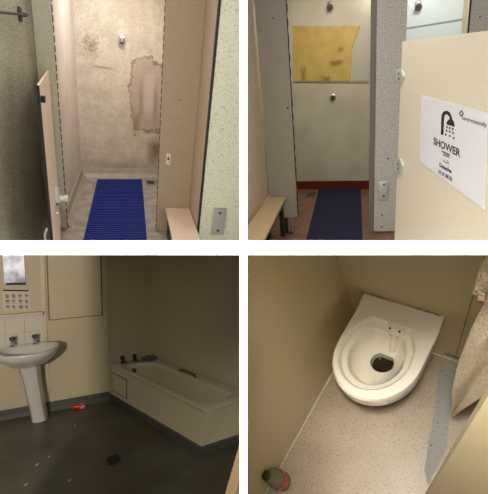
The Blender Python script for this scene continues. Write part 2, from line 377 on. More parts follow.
struct('trim_1', slab(BM(), [sz0, sz1, sz1 - V(0, 0, .014), sz0 - V(0, 0, .014)], -wbn * .008), mat('wall_seam', s2l(120, 108, 84), .6), R)
struct('trim_2', box(BM(), .30, 1.5, 7.39, 7.4, 2.58, 2.60), mat('grey_seal', s2l(150, 155, 155), .5), R)
# speckled panels
t = thing('partition_panel', 'tall grey speckled panel between the cream wall and the dark mat shower', 'panel', (-.96, 4.6, 0), R)
obj('board', bev(box(BM(), -1.13, -.782, 4.6, 4.63, .215, 2.95), .002), M['lam_dim'], R, t)
bm = BM()
for k in range(38): box(bm, -.783, -.776 + .004 * math.sin(k * 2.7), 4.596, 4.634, .22 + k * .07, .22 + k * .07 + .071)
obj('edge_bead', bm, M['dark'], R, t)
ft = obj('foot', bev(box(BM(), -.96, -.92, 4.6, 4.63, .01, .21), .004), M['black'], R, t)
obj('foot', bev(box(BM(), -.87, -.85, 4.6, 4.63, .01, .21), .004), M['steel'], R, t)
obj('foot_plate', box(BM(), -.96, -.85, 4.58, 4.65, 0, .012), M['black'], R, t)
q = R.onY(287.5, 108, 4.6); obj('bolt_hole', lathe(BM(), [(.012, 0), (.010, .006)], q, (0, -1, 0), 12), M['dark'], R, t)
q = R.onY(290.5, 177, 4.6); obj('keeper', bev(box(BM(), q.x - .012, q.x + .012, 4.585, 4.6, q.z - .045, q.z + .045), .003), M['steel'], R, t)
q = R.onY(273, 18, 4.6); obj('screw', lathe(BM(), [(.008, 0), (.006, .004)], q, (0, -1, 0), 10), M['dark'], R, t)
t = thing('partition_panel', 'pale speckled panel left of the open door, with a grey keeper plate', 'panel', (.27, 4.6, 0), R)
obj('board', bev(box(BM(), .145, .43, 4.59, 4.63, .02, 2.95), .002), M['lam_grey'], R, t)
obj('edge_post', bev(box(BM(), .085, .143, 4.595, 4.64, 0, 2.95), .003), mat('grey_post', s2l(112, 104, 92), .5), R, t)
a, b = R.onY(379, 181, 4.59), R.onY(388.5, 199, 4.59)
kp = obj('keeper_plate', bev(box(BM(), a.x, b.x, 4.565, 4.59, b.z, a.z), .005), M['steel'], R, t, smooth=True)
bm = BM()
for z in (a.z - .04, b.z + .04): lathe(bm, [(.012, 0), (.011, .004)], ((a.x + b.x) / 2, 4.565, z), (0, -1, 0), 12)
obj('screw', bm, M['dark'], R, kp)
for y_ in (215, 227):
    q = R.onY(382, y_, 4.59); obj('screw', lathe(BM(), [(.010, 0), (.008, .005)], q, (0, -1, 0), 10), M['dark'], R, t)
q = R.onY(388, 158.5, 4.59); obj('screw', lathe(BM(), [(.010, 0), (.008, .005)], q, (0, -1, 0), 10), M['dark'], R, t)
t = thing('partition_panel', 'grey speckled panel at the far right, seen above the open door', 'panel', (1.2, 4.6, 0), R)
obj('board', bev(box(BM(), 1.0, 1.5, 4.6, 4.63, .02, 2.95), .002), M['lam_grey'], R, t)
obj('edge_bead', box(BM(), .99, 1.0, 4.597, 4.633, .02, 2.95), M['dark'], R, t)
q = R.onY(480, 17, 4.6); obj('screw', lathe(BM(), [(.008, 0), (.006, .004)], q, (0, -1, 0), 10), M['dark'], R, t)
# boards on the cubicle back wall
def flatpoly(room, Y, pix, th, m, name, parent=None, **k):
    bm = slab(BM(), [room.onL(x, y, WB0, WB1) - wbn * .002 for x, y in pix], -wbn * th); return obj(name, bm, m, room, parent, **k)
t = flatpoly(R, 7.39, [(293, 26), (360, 26), (352, 49), (351, 81), (294, 81)], .012, M['yellow'], 'board_patch', keep=True)
tag(t, 'torn yellow board patch on the upper cubicle wall, with brown stains', 'board')
t = flatpoly(R, 7.395, [(361, 26), (369, 26), (369, 81), (352.5, 81), (353, 49.5)], .010, mat('peeled_grey_sheet', s2l(196, 192, 176), .4), 'wall_sheet', keep=True)
tag(t, 'pale grey remnant sheet right of the torn yellow board', 'board')
def button(px, py, Y, label, name='push_button', k=1.0, m=None):
    q = R.onL(px, py, WB0, WB1); t = thing(name, label, 'shower fitting', q, R)
    obj('flange', lathe(BM(), [(.06 * k, 0), (.06 * k, .01), (.045 * k, .02)], q, (0, -1, 0), 20), M['steel'], R, t, smooth=True)
    obj('knob', lathe(BM(), [(.035 * k, .015), (.035 * k, .05), (.025 * k, .06)], q, (0, -1, 0), 20), M['dark'] if m is None else m, R, t, smooth=True)
    return t
button(333, 97.5, 7.395, 'round grey push button on the pale wall below the yellow board', k=1.0)
def rose(px, py, Y, label):
    q = R.onY(px, py, Y) if px > 400 else R.onL(px, py, WB0, WB1); t = thing('wall_shower', label, 'shower head', q, R)
    obj('flange', lathe(BM(), [(.05, 0), (.05, .01), (.03, .02)], q, (0, -1, 0), 18), M['steel'], R, t, smooth=True)
    obj('rose', lathe(BM(), [(.03, .015), (.03, .07), (.055, .10), (.055, .12), (.03, .125)], q, V(0, -1, -.7), 18), M['steel'], R, t, smooth=True)
rose(330, 4, 7.395, 'grey shower rose near the top, above the torn yellow board')
rose(418, 4, 7.395, 'grey shower rose on the cool white wall above the open door')
# bench
t = thing('bench', 'narrow beige bench along the cream wall at the left of the dark mat', 'bench', (-.95, 3.6, 0), R)
z = .49; P4 = [R.P(269, 195, z), R.P(286.6, 195, z), R.P(258, 250, z), R.P(234, 245, z)]
obj('seat', bev(slab(BM(), P4, V(0, 0, -.03)), .003), M['bench_top'], R, t)
for k, f in enumerate((.12, .62)):
    a = P4[1].lerp(P4[2], f); c = P4[0].lerp(P4[3], f)
    obj('leg', slab(BM(), [V(a.x - .03, a.y, 0), V(a.x - .08, a.y, 0), V(a.x - .08, a.y, z - .03), V(a.x - .03, a.y, z - .03)], V(0, .05, 0)), M['black'], R, t)
obj('rail', slab(BM(), [P4[1] + V(-.03, 0, -.03), P4[2] + V(-.03, 0, -.03), P4[2] + V(-.03, 0, -.10), P4[1] + V(-.03, 0, -.10)], V(-.03, 0, 0)), M['black'], R, t)
# mat and drain
bl, br = R.P(319, 189.5), R.P(360.8, 189.5); fl, fr = R.P(302, 258), R.P(363, 258)
grid_mat('duckboard_mat', (bl, br, fr, fl), .02, M['navy'], 'dark navy grid mat in the cubicle with maroon skirting', R, pitch=.05)
q = R.P(312, 195); t = thing('floor_drain', 'small grey drain grating left of the dark navy mat', 'drain', q, R)
obj('frame', bev(box(BM(), q.x - .13, q.x + .10, q.y - .22, q.y + .18, .001, .014), .003), mat('dull_grate', s2l(130, 120, 100), .5), R, t)
bm = BM()
for k in range(5): box(bm, q.x - .10, q.x + .07, q.y - .19 + k * .075, q.y - .155 + k * .075, .014, .018)
obj('slot', bm, M['dark'], R, t)
# the open door with its sign
da = R.onY(402, 42, 2.8); dd = (R.M @ ray(258, 58)); dd = Vector((dd.x, dd.y)).normalized()
la, lb = (da.x, da.y), (da.x + dd.x, da.y + dd.y)
dn = V(-dd.y, dd.x, 0)
if dn.x < 0: dn = -dn       # away from the camera side
pix = [(402.2, 41.5), (500, 29), (500, 262), (393.5, 262)]
dp = [R.onL(x, y, la, lb) for x, y in pix]
t = thing('cubicle_door', 'wide cream open door carrying the white shower sign', 'door', (dp[3] + dp[2]) / 2, R)
obj('leaf', slab(BM(), dp, dn * .03), M['door_cream'], R, t)
M['clip'] = mat('grey_cast_metal', s2l(186, 190, 178), .35, .3)
for (px_, py_, h_) in ((399, 76, 7), (398, 166, 8)):
    c = [R.onL(x, y, la, lb) - dn * .012 for x, y in ((px_ - 1, py_ - h_), (px_ + 4, py_ - h_ + 1), (px_ + 6, py_), (px_ + 4, py_ + h_), (px_ - 1, py_ + h_), (px_ - 3, py_ + 3), (px_ - 3, py_ - 3))]
    g = obj('hinge', bev(slab(BM(), c, dn * .03), .003), M['clip'], R, t, smooth=True)
    bm = BM()
    for dy in (-2.5, 2.5): lathe(bm, [(.007, 0), (.006, .004)], R.onL(px_ + 2, py_ + dy, la, lb) - dn * .012, -dn, 10)
    obj('screw', bm, M['dark'], R, g)
    obj('pin', tube(BM(), [R.onL(px_ - 1.5, py_ - h_ * .7, la, lb) - dn * .012, R.onL(px_ - 1.5, py_ + h_ * .7, la, lb) - dn * .012], .010, 8), M['steel'], R, g)
sp = [R.onL(x, y, la, lb) - dn * .004 for x, y in ((422, 95), (488.5, 113.2), (485, 209.5), (420, 161))]
sg = thing('shower_sign', 'white laminated sign with a black shower symbol, stuck on the cream door', 'sign', (sp[2] + sp[3]) / 2, R)
obj('sheet', slab(BM(), sp, dn * .003), M['paper'], R, sg)
def SG(u, v): return sp[0] * (1 - u) * (1 - v) + sp[1] * u * (1 - v) + sp[2] * u * v + sp[3] * (1 - u) * v - dn * .0012
SW = (sp[1] - sp[0]).length; SH = (sp[3] - sp[0]).length
def sign_poly(name, polys, m):
    bm = BM()
    for p in polys: slab(bm, [SG(u, v) for u, v in p], dn * .0008)
    return obj(name, bm, m, R, sg)
def UV(x, y):
    tgt = R.onL(x, y, la, lb); u = v = .5
    for _ in range(12):
        e_ = tgt - SG(u, v); du = (SG(u + .01, v) - SG(u, v)) / .01; dv = (SG(u, v + .01) - SG(u, v)) / .01
        a11, a12, a22 = du.dot(du), du.dot(dv), dv.dot(dv); b1, b2 = du.dot(e_), dv.dot(e_); D = a11 * a22 - a12 * a12
        u += (b1 * a22 - b2 * a12) / D; v += (b2 * a11 - b1 * a12) / D
    return u, v
def sign_text(name, s, p0, p1, hh, m, off=0, skew=0):     # lettering from p0 to p1 (ends of its middle line), hh high in sign heights
    cu = bpy.data.curves.new(name, 'FONT'); cu.body = s; cu.size = 1; cu.offset = off; cu.resolution_u = 3
    to = bpy.data.objects.new(name, cu); C.objects.link(to)
    dg = bpy.context.evaluated_depsgraph_get(); me = to.evaluated_get(dg).to_mesh()
    bm = BM(); bm.from_mesh(me); to.evaluated_get(dg).to_mesh_clear()
    bpy.data.objects.remove(to); bpy.data.curves.remove(cu)
    xs = [v.co.x for v in bm.verts]; ys = [v.co.y for v in bm.verts]; x0, x1, y0, y1 = min(xs), max(xs), min(ys), max(ys)
    (u0, v0), (u1, v1) = UV(*p0), UV(*p1)
    for vt in bm.verts:
        f = (vt.co.x - x0) / (x1 - x0); g = (vt.co.y - y0) / (y1 - y0) - .5
        vt.co = SG(u0 + (u1 - u0) * f, v0 + (v1 - v0) * f - g * hh)
    return obj(name, bm, m, R, sg)
# symbol: bent pipe, head, drops
def arc(cx, cy, rx, ry, a0_, a1_, n_=10): return [(cx + rx * math.cos(math.radians(a0_ + (a1_ - a0_) * k / n_)), cy - ry * math.sin(math.radians(a0_ + (a1_ - a0_) * k / n_))) for k in range(n_ + 1)]
def PX(pts): return [UV(415 + x / 6.685, 90 + y / 6.685) for x, y in pts]      # traced off the symbol as it stands on the sheet
sym = [PX([(180, 298), (182, 190), (186, 160), (200, 142), (222, 138), (240, 150), (252, 178), (256, 198), (240, 196), (236, 178), (224, 164), (210, 162), (202, 176), (200, 200), (196, 300)]),
       PX([(216, 228), (222, 208), (236, 194), (252, 192), (264, 206), (271, 228), (273, 246), (245, 238)])]
drops = []
for x_, y_ in ((219, 240), (238, 246), (258, 252), (217, 264), (238, 270), (261, 280), (211, 290), (238, 300), (265, 314)):
    drops.append(PX([(x_ - 4, y_ - 1), (x_ + 5, y_ + 1), (x_ + 5, y_ + 15), (x_ - 4, y_ + 13)]))
sign_poly('shower_symbol', sym + drops, M['ink'])
sign_text('lettering', 'SHOWER', (434.5, 140.5), (461.5, 153.5), .100, M['ink'], .02)
sign_text('lettering', 'शावर', (442.5, 152.5), (451, 156.5), .062, M['ink'], .02)
sign_text('lettering', 'دش', (444, 160), (450, 163), .05, M['ink'], .02)
sign_text('lettering', 'Douche', (440.5, 164.5), (452.5, 171.3), .055, M['ink'], .03)
sign_text('lettering', '冷水淋浴', (439, 171), (453.5, 179.5), .062, M['ink'], .012)
sign_poly('logo_mark', [PX([(300, 155), (318, 132), (334, 158), (326, 156), (317, 142), (308, 156)]), PX([(300, 155), (318, 180), (334, 158), (326, 156), (317, 168), (308, 156)])], M['logo_ink'])
sign_text('logo_lettering', 'care•custody', (463, 117.8), (488, 125.8), .06, M['logo_ink'], .015)

# ================================================================== LOWER LEFT: bathroom
R = BL
M['bath_wall'] = mat('cream_bathroom_wall', s2l(206, 192, 160), .55, mottle=[(s2l(190, 174, 142), 2, .4, .7, .4)])
M['bath_floor'] = mat('dark_vinyl_floor', s2l(82, 80, 68), .38, mottle=[(s2l(66, 58, 46), 2.5, .4, .65, .8)], specks=[(s2l(110, 105, 90), 22, .76, .4)])
M['skirt'] = mat('grey_vinyl_skirting', s2l(80, 80, 72), .4)
M['tiles'] = mat('white_wall_tile', s2l(218, 212, 198), .25)
M['ceramic'] = mat('white_ceramic', s2l(208, 204, 194), .15, coat=.4)
M['bath_white'] = mat('bath_enamel', s2l(206, 196, 172), .15, coat=.4)
M['bath_panel'] = mat('cream_bath_panel', s2l(208, 194, 162), .45)
A = R.P(0, 419); A2 = R.P(108, 399)
wd = (A2 - A).normalized(); wn = V(-wd.y, wd.x, 0)       # towards the back
if wn.y < 0: wn = -wn
L_ = lambda s: A2 + wd * s
A_far = L_(-1.8); CORN = R.onL(152.5, 357, A, A2); CORN.z = 0
B0 = CORN; B1 = R.P(237, 388.5, .39); B1.z = 0
rd = (B1 - B0).normalized(); B2 = B0 + rd * 3.0
struct('floor', slab(BM(), [V(-2.2, .8, 0), V(3.4, .8, 0), V(3.4, 5, 0), V(-2.2, 5, 0)], V(0, 0, -.05)), M['bath_floor'], R)
struct('wall_back', slab(BM(), [A_far, CORN, CORN + V(0, 0, 2.5), A_far + V(0, 0, 2.5)], wn * .12), M['bath_wall'], R)
rn = V(rd.y, -rd.x, 0); 
if rn.x < 0: rn = -rn
struct('wall_right', slab(BM(), [B0, B2, B2 + V(0, 0, 2.5), B0 + V(0, 0, 2.5)], rn * .12), M['bath_wall'], R)
def skirt(name, a, b, n_, h=.085):   # rounded vinyl upstand
    return struct(name, slab(BM(), [a, a + V(0, 0, h), a - n_ * .012 + V(0, 0, h), a - n_ * .02 + V(0, 0, .03), a - n_ * .045], b - a), M['skirt'], R)
skirt('baseboard_back', A_far, L_(.02), wn)
def wallbox(s0, s1, z0, z1, th, s0b=None):   # on the back wall, proud by th; s measured from A2 along the wall
    return slab(BM(), [L_(s0) - wn * .0005 + V(0, 0, z0), L_(s1) - wn * .0005 + V(0, 0, z0), L_(s1) - wn * .0005 + V(0, 0, z1), L_(s0) - wn * .0005 + V(0, 0, z1)], -wn * th)
def wp(x, y): p = R.onL(x, y, A, A2); return ((p - A2).dot(wd), p.z)
# pipe boxing strips and access panel
s0, _ = wp(41.5, 300); s1, _ = wp(46, 300)
struct('trim_1', wallbox(s0, s1, .09, 2.4, .012), mat('cream_cover_strip', s2l(214, 200, 170), .5), R)
s0, _ = wp(106, 300); s1, _ = wp(108, 300)
struct('trim_2', wallbox(s0, s1, .40, 2.4, .012), M['bath_wall'], R)
s0, z0 = wp(50, 319); s1, _ = wp(101.5, 316)
t = thing('access_panel', 'large flat cream wall panel between the basin and the bath', 'panel', L_((s0 + s1) / 2) + V(0, 0, z0), R)
obj('shadow_gap', wallbox(s0 - .014, s1 + .014, z0 - .014, 2.35, .006), mat('grey_seam', s2l(120, 108, 88), .6), R, t)
obj('board', wallbox(s0, s1, z0, 2.35, .022), M['bath_wall'], R, t)
for f in (.5, .95):
    obj('screw', lathe(BM(), [(.009, 0), (.008, .003)], L_(s0 + (s1 - s0) * f) - wn * .0225 + V(0, 0, z0 + .035), -wn, 10), M['steel'], R, t)
# tiles above the basin: one splashback
s1, z1 = wp(43, 314); s0 = s1 - .50; _, z0 = wp(43, 350)
bm = BM(); tw = .165; th_ = .165
for i in range(4):
    for j in range(3):
        a_ = s1 - (i + 1) * tw; zz = z1 - (j + 1) * th_
        if zz < z0 - .1: continue
        bmj = wallbox(a_ + .002, a_ + tw - .002, zz + .002, zz + th_ - .002, .008); me = bpy.data.meshes.new('x'); bmj.to_mesh(me); bmj.free(); bm.from_mesh(me); bpy.data.meshes.remove(me)
t = obj('splashback', bm, M['tiles'], R); tag(t, 'white tiled splashback on the wall behind the basin', 'tiles')
# ledge
t = obj('shelf', bev(wallbox(s1 - .66, s1 + .005, z1 + .001, z1 + .034, .05), .004), M['bath_panel'], R); tag(t, 'narrow cream ledge above the tiled splashback', 'shelf')
# mirror
M['mirror'] = mat('old_mirror', (.27, .29, .33), .38, .8, mottle=[((.10, .10, .11), 9, .42, .62, .8)])
pts = [R.onL(x, y, A, A2) - wn * .004 for x, y in ((1.5, 240), (23, 240), (26, 285), (5, 285.5))]
t = thing('mirror', 'small tarnished mirror sheet above the picture sheet on the left wall', 'mirror', pts[3], R)
obj('glass', slab(BM(), pts, -wn * .006), M['mirror'], R, t)
q0, q1 = R.onL(6, 285, A, A2), R.onL(26, 284.5, A, A2)
obj('bottom_rim', slab(BM(), [q0 - wn * .011, q1 - wn * .011, q1 - wn * .011 + V(0, 0, .022), q0 - wn * .011 + V(0, 0, .022)], -wn * .006), M['dark'], R, t)
# picture sheet: header bar and twelve small drawings
t = thing('notice_sheet', 'white sheet with a grid of small grey hand drawings, above the cream ledge', 'notice', R.onL(17, 311, A, A2), R)
N0 = [R.onL(x, y, A, A2) - wn * .003 for x, y in ((2.5, 289.5), (30, 290), (31, 310), (3.5, 310.5))]
obj('sheet', slab(BM(), N0, -wn * .002), mat('grey_white_paper', s2l(212, 206, 188), .6), R, t)
def NS(u, v): return N0[0] * (1 - u) * (1 - v) + N0[1] * u * (1 - v) + N0[2] * u * v + N0[3] * (1 - u) * v - wn * .0022
bm = BM(); slab(bm, [NS(.02, .0), NS(.96, .0), NS(.96, .07), NS(.02, .07)], -wn * .001)
obj('header_bar', bm, M['dark'], R, t)
bm = BM()
for j in range(3):
    for i in range(4):
        u, v = .08 + i * .235, .20 + j * .265
        pr = [(0, .05), (.05, 0), (.12, .03), (.15, .10), (.10, .17), (.03, .16)]
        random.shuffle
        slab(bm, [NS(u + a_ * (1 + .2 * math.sin(i * 3 + j)), v + b_ * (1 + .2 * math.cos(i + 2 * j))) for a_, b_ in pr], -wn * .0008)
        slab(bm, [NS(u + .02, v + .185), NS(u + .15, v + .185), NS(u + .15, v + .20), NS(u + .02, v + .20)], -wn * .0008)
obj('drawings', bm, mat('grey_print', s2l(140, 134, 118), .6), R, t)
# basin
zr = .70
pl, pr_ = R.onL(2, 348, A, A2), R.onL(56, 352, A, A2)
cen = R.onL(30, 350, A, A2); cen.z = 0
ctr = cen - wn * .185; ux, uy = wd, -wn
hw = .272
def bring(k, z, dy=0, n_=32, sx=1.0, sy=1.0):     # D shaped plan, flat towards the wall
    pts = []
    for i in range(n_):
        a_ = 2 * math.pi * i / n_; x = math.cos(a_); y = math.sin(a_)
        yy = y * .235 if y > 0 else y * .13
        if y < -.0: x = math.copysign(abs(x) ** .55, x)
        else: x = math.copysign(abs(x) ** .92, x)
        pts.append(ctr + ux * (x * hw * k * sx) + uy * (yy * k * sy + dy) + V(0, 0, z))
    return pts
def loft(rings, cap0=True, cap1=True):
    bm = BM(); return skin(bm, [[bm.verts.new(p) for p in r] for r in rings], cap0, cap1)
zr = .745
t = thing('wash_basin', 'white pedestal basin with two taps under the splashback', 'basin', V(ctr.x, ctr.y, 0), R)
obj('bowl', loft([bring(.30, zr - .20, -.05), bring(.62, zr - .155, -.03), bring(.90, zr - .085, -.01), bring(1.0, zr - .04), bring(1.02, zr - .012), bring(1.0, zr), bring(.94, zr + .004), bring(.84, zr - .004, .015, sy=.9), bring(.78, zr - .02, .02, sy=.85), bring(.62, zr - .075, .02, sy=.85), bring(.30, zr - .11, .02, sy=.85)]), M['ceramic'], R, t, smooth=True)
obj('drain_hole', lathe(BM(), [(.022, 0), (.02, .004)], ctr + uy * .02 + V(0, 0, zr - .109), (0, 0, 1), 14), M['chrome'], R, t)
pb = R.P(43, 421); 
def pring(w_, d_, z, off): return [ctr + ux * (x * w_ + .075 - z * .13) + uy * (y * d_ + off) + V(0, 0, z) for x, y in ((-1, -1), (1, -1), (1, .3), (.7, .85), (.25, 1), (-.25, 1), (-.7, .85), (-1, .3))]
obj('pedestal', loft([pring(.072, .075, 0.001, -.035), pring(.070, .075, .12, -.04), pring(.078, .08, .42, -.045), pring(.095, .085, .575, -.045)]), M['ceramic'], R, t, smooth=True)
for sx_ in (-.095, .095):
    b_ = ctr + ux * (sx_ - .04) - uy * .095 + V(0, 0, zr + .001)
    g = obj('tap', lathe(BM(), [(.024, 0), (.022, .012), (.015, .016), (.016, .05), (.012, .055)], b_, (0, 0, 1), 14), M['chrome'], R, t, smooth=True)
    obj('tap_spout', tube(BM(), [b_ + V(0, 0, .03), b_ + uy * .05 + V(0, 0, .045), b_ + uy * .085 + V(0, 0, .03)], [.013, .012, .010], 10), M['chrome'], R, g, smooth=True)
    obj('tap_head', lathe(BM(), [(.014, .055), (.026, .062), (.027, .085), (.018, .094)], b_, (0, 0, 1), 12), mat('dull_tap_head', (.12, .12, .12), .4, .6), R, g, smooth=True)
# bath
F1 = R.P(109, 399.5); F2 = R.P(196.5, 459)
fl_d = (F2 - F1).normalized()
def onF(x, y): return R.onL(x, y, F1, F2)
ZR = .41
K1 = R.P(110, 363.5, ZR); K2 = R.P(205, 410, ZR); K4 = R.P(152.5, 357.5, ZR); K3 = R.P(246, 397, ZR)
Kb = R.P(237, 388.5, ZR)
bd = (Kb - K4).normalized()
fd = (K3 - K2).normalized()
# back foot corner: where the wall line meets the foot edge
den = bd.x * fd.y - bd.y * fd.x; s_ = ((K2.x - K4.x) * fd.y - (K2.y - K4.y) * fd.x) / den; K3 = K4 + bd * s_
print('BATH', K1, K2, K3, K4, 'F', F1, F2)
def H(u, v, z): p = (K1 * (1 - u) + K2 * u) * (1 - v) + (K4 * (1 - u) + K3 * u) * v; p.z = z; return p
t = thing('bathtub', 'cream panelled bathtub along the right wall of the dark bathroom', 'bathtub', V(H(.5, .5, 0).x, H(.5, .5, 0).y, 0), R)
def rr(u0, u1, v0, v1, z, ru=.08, rv=.25, n_=6):
    pts = []
    for (cu_, cv_, a0_) in ((u1 - ru, v1 - rv, 0), (u0 + ru, v1 - rv, 90), (u0 + ru, v0 + rv, 180), (u1 - ru, v0 + rv, 270)):
        for k in range(n_ + 1):
            a_ = math.radians(a0_ + 90 * k / n_); pts.append(H(cu_ + ru * math.cos(a_), cv_ + rv * math.sin(a_), z))
    return pts
obj('shell', loft([rr(.0, 1.0, -.0, 1.0, ZR - .035, .005, .01), rr(-.002, 1.002, -.008, 1.0, ZR - .03, .005, .01), rr(-.002, 1.002, -.008, 1.0, ZR - .004, .005, .01), rr(.004, .996, .008, .99, ZR, .01, .02),
    rr(.075, .950, .095, .80, ZR - .002, .07, .3), rr(.082, .942, .11, .785, ZR - .018, .08, .33), rr(.088, .930, .12, .775, ZR - .05, .08, .33), rr(.105, .90, .145, .75, ZR - .28, .09, .30), rr(.13, .86, .19, .70, ZR - .335, .09, .24)], False), M['bath_white'], R, t, smooth=True)
zp = .065
def Hf(u, z, off=0): return H(u, .03, z)
obj('side_panel', slab(BM(), [H(.004, .02, zp), H(.962, .02, zp), H(.994, .02, ZR - .036), H(.004, .02, ZR - .036)], (K4 - K1).normalized() * .02), M['bath_panel'], R, t)
obj('end_panel', slab(BM(), [H(.962, .062, zp), H(.985, .99, zp), H(.992, .99, ZR - .036), H(.992, .062, ZR - .036)], (K1 - K2).normalized() * .02), M['bath_panel'], R, t)
hp = obj('access_hatch', slab(BM(), [H(.03, .018, .12), H(.20, .018, .12), H(.20, .018, .31), H(.03, .018, .31)], -(K4 - K1).normalized() * .006), M['bath_panel'], R, t)
obj('hatch_seam', slab(BM(), [H(.022, .019, .108), H(.208, .019, .108), H(.208, .019, .322), H(.022, .019, .322)], -(K4 - K1).normalized() * .003), mat('hatch_seam_grey', s2l(110, 98, 78), .6), R, t)
obj('plinth', slab(BM(), [H(0, -.02, .001), H(.975, -.03, .001), H(1.0, .99, .001), H(.0, .99, .001)], V(0, 0, zp)), M['skirt'], R, t)
obj('grip', tube(BM(), [H(.38, .86, ZR - .01), H(.395, .85, ZR + .018), H(.43, .845, ZR + .024), H(.50, .845, ZR + .024), H(.535, .85, ZR + .018), H(.55, .86, ZR - .01)], .012, 10), mat('bronze_grip', s2l(110, 92, 70), .3, .5), R, t, smooth=True)
M['dtap'] = mat('dark_chrome_tap', (.16, .13, .10), .25, .9)
for v in (.22, .50):
    b_ = H(.035, v, ZR)
    g = obj('tap', lathe(BM(), [(.022, 0), (.018, .012), (.014, .045), (.024, .052), (.025, .075), (.015, .084)], b_, (0, 0, 1), 14), M['dtap'], R, t, smooth=True)
    obj('tap_spout', tube(BM(), [b_ + V(0, 0, .03), b_ + fl_d * .04 + V(0, 0, .04), b_ + fl_d * .075 + V(0, 0, .025)], [.013, .012, .010], 10), M['dtap'], R, g, smooth=True)
obj('overflow', lathe(BM(), [(.028, 0), (.028, .008), (.02, .012)], H(.092, .38, ZR - .075), fl_d + V(0, 0, .2), 16), M['dtap'], R, t, smooth=True)
# folded cloth in the bath corner
bm = BM(); c0 = H(.045, .82, ZR)
n_ = 14; rings = []
for i in range(6):
    f = i / 5; r0 = [.070, .082, .084, .078, .06, .02][i]; z_ = [0.001, .008, .022, .034, .042, .044][i]
    rings.append([bm.verts.new(c0 + wd * (r0 * 1.0 * math.cos(2 * math.pi * k / n_) * (1 + .12 * math.sin(3 * k + i))) + wn * (r0 * .6 * math.sin(2 * math.pi * k / n_)) + V(0, 0, z_ * (1 + .2 * math.sin(k * 2.1)) if i else z_)) for k in range(n_)])
skin(bm, rings)
t = obj('folded_cloth', bm, mat('blue_grey_cloth', s2l(90, 96, 104), .8), R, smooth=True, subsurf=1); tag(t, 'crumpled blue-grey cloth on the head corner of the bathtub rim', 'cloth')
# crushed can
q = R.P(79, 409) + V(0, 0, .026); ax = (wd + V(0, -.25, 0)).normalized()
t = thing('crushed_can', 'crushed red drinks can lying by the skirting near the bath', 'can', q - V(0, 0, .026), R)
bm = BM(); lathe(bm, [(.020, -.068), (.027, -.055), (.026, -.02), (.019, .0), (.026, .025), (.026, .045), (.021, .055)], q, ax, 16)
obj('body', bm, mat('red_can', s2l(200, 30, 34), .35, .3, mottle=[(s2l(225, 205, 200), 22, .52, .58, .8)]), R, t, smooth=True)
obj('can_end', lathe(BM(), [(.021, .0555), (.023, .06), (.018, .062), (.017, .058)], q, ax, 16), M['chrome'], R, t, smooth=True)
# floor drain
q = R.P(113, 460)
t = thing('floor_drain', 'round dark drain grating in the middle of the dark floor', 'drain', q, R)
obj('rim', lathe(BM(), [(.062, .001), (.062, .008), (.052, .010), (.050, .006), (.05, .002)], q, (0, 0, 1), 28), mat('drain_rim', (.05, .045, .04), .4, .5), R, t, smooth=True)
bm = BM()
for k in range(5): 
    hw_ = math.sqrt(.048 ** 2 - ((k - 2) * .02) ** 2); box(bm, q.x - hw_, q.x + hw_, q.y + (k - 2) * .02 - .004, q.y + (k - 2) * .02 + .004, .002, .009)
obj('grate_bars', bm, mat('drain_bars', (.02, .018, .016), .5), R, t)
# unseen wall added left of the view to block the lamp and shade the bath
struct('wall_left', box(BM(), -.02, .05, .9, 2.225, 0, 1.95), M['bath_wall'], R)
# litter on the floor
M['litter'] = mat('pale_litter', s2l(170, 160, 140), .8)
for (x, y, s_, lab) in ((37, 465, .016, 'pale paper crumb on the dark floor, nearest the left edge'), (69.5, 481, .013, 'pale paper crumb on the dark floor, nearest the bottom edge'), (26, 485, .011, 'small pale crumb on the floor at the bottom left'), (75, 426, .010, 'tiny pale crumb on the floor in front of the red can'), (49, 457, .009, 'tiny pale crumb on the floor below the pedestal')):
    q = R.P(x, y); bm = BM()
    pts = [q + V(s_ * math.cos(k * 1.05) * (1 + .4 * math.sin(k * 2.3 + x)), s_ * .8 * math.sin(k * 1.05), .001) for k in range(6)]
    slab(bm, pts, V(0, 0, .005)); t = obj('paper_crumb', bm, M['litter'], R); tag(t, lab, 'litter', 'crumbs on the bathroom floor')
# edge of the entrance door
M['door_tan'] = mat('tan_door_edge', s2l(160, 132, 100), .5)
e0 = R.P(222, 508, 0) * .52; e0.z = 0
za, zb = V(*R.onL(225, 494, e0, e0 + V(1, .1, 0))), V(*R.onL(240.5, 440, e0, e0 + V(1, .1, 0)))
dr = (zb - za)
struct('door_1', slab(BM(), [za - dr * .4, zb + dr * .35, zb + dr * .35 + V(.35, .03, 0), za - dr * .4 + V(.35, .03, 0)], V(.006, -.04, 0)), M['door_tan'], R)

# ================================================================== LOWER RIGHT: toilet cubicle
R = BR
M['toilet_wall'] = mat('beige_laminate_wall', s2l(212, 198, 162), .45, specks=[(s2l(196, 180, 144), 110, .58, .25)])
M['terrazzo'] = mat('speckled_vinyl_floor', s2l(176, 160, 138), .4, mottle=[(s2l(158, 140, 118), 5, .4, .7, .6)], specks=[(s2l(70, 54, 42), 150, .64, .85), (s2l(120, 100, 84), 60, .70, .5)])
M['toilet'] = mat('toilet_ceramic', s2l(248, 242, 226), .14, coat=.5)
M['grey_strip'] = mat('blue_grey_band', s2l(150, 148, 142), .6, specks=[(s2l(90, 90, 100), 95, .66, .8)])
YB = .78
w0, w1 = V(-.672, -.45, 0), V(-.532, YB, 0)
struct('floor', slab(BM(), [V(-.9, -.7, 0), V(.6, -.7, 0), V(.6, .95, 0), V(-.9, .95, 0)], V(0, 0, -.05)), M['terrazzo'], R)
struct('wall_left', slab(BM(), [w0, w1, w1 + V(0, 0, 2.6), w0 + V(0, 0, 2.6)], V(-.1, 0, 0)), M['toilet_wall'], R)
struct('wall_back', box(BM(), -.62, .5, YB, YB + .1, 0, 2.6), M['toilet_wall'], R)
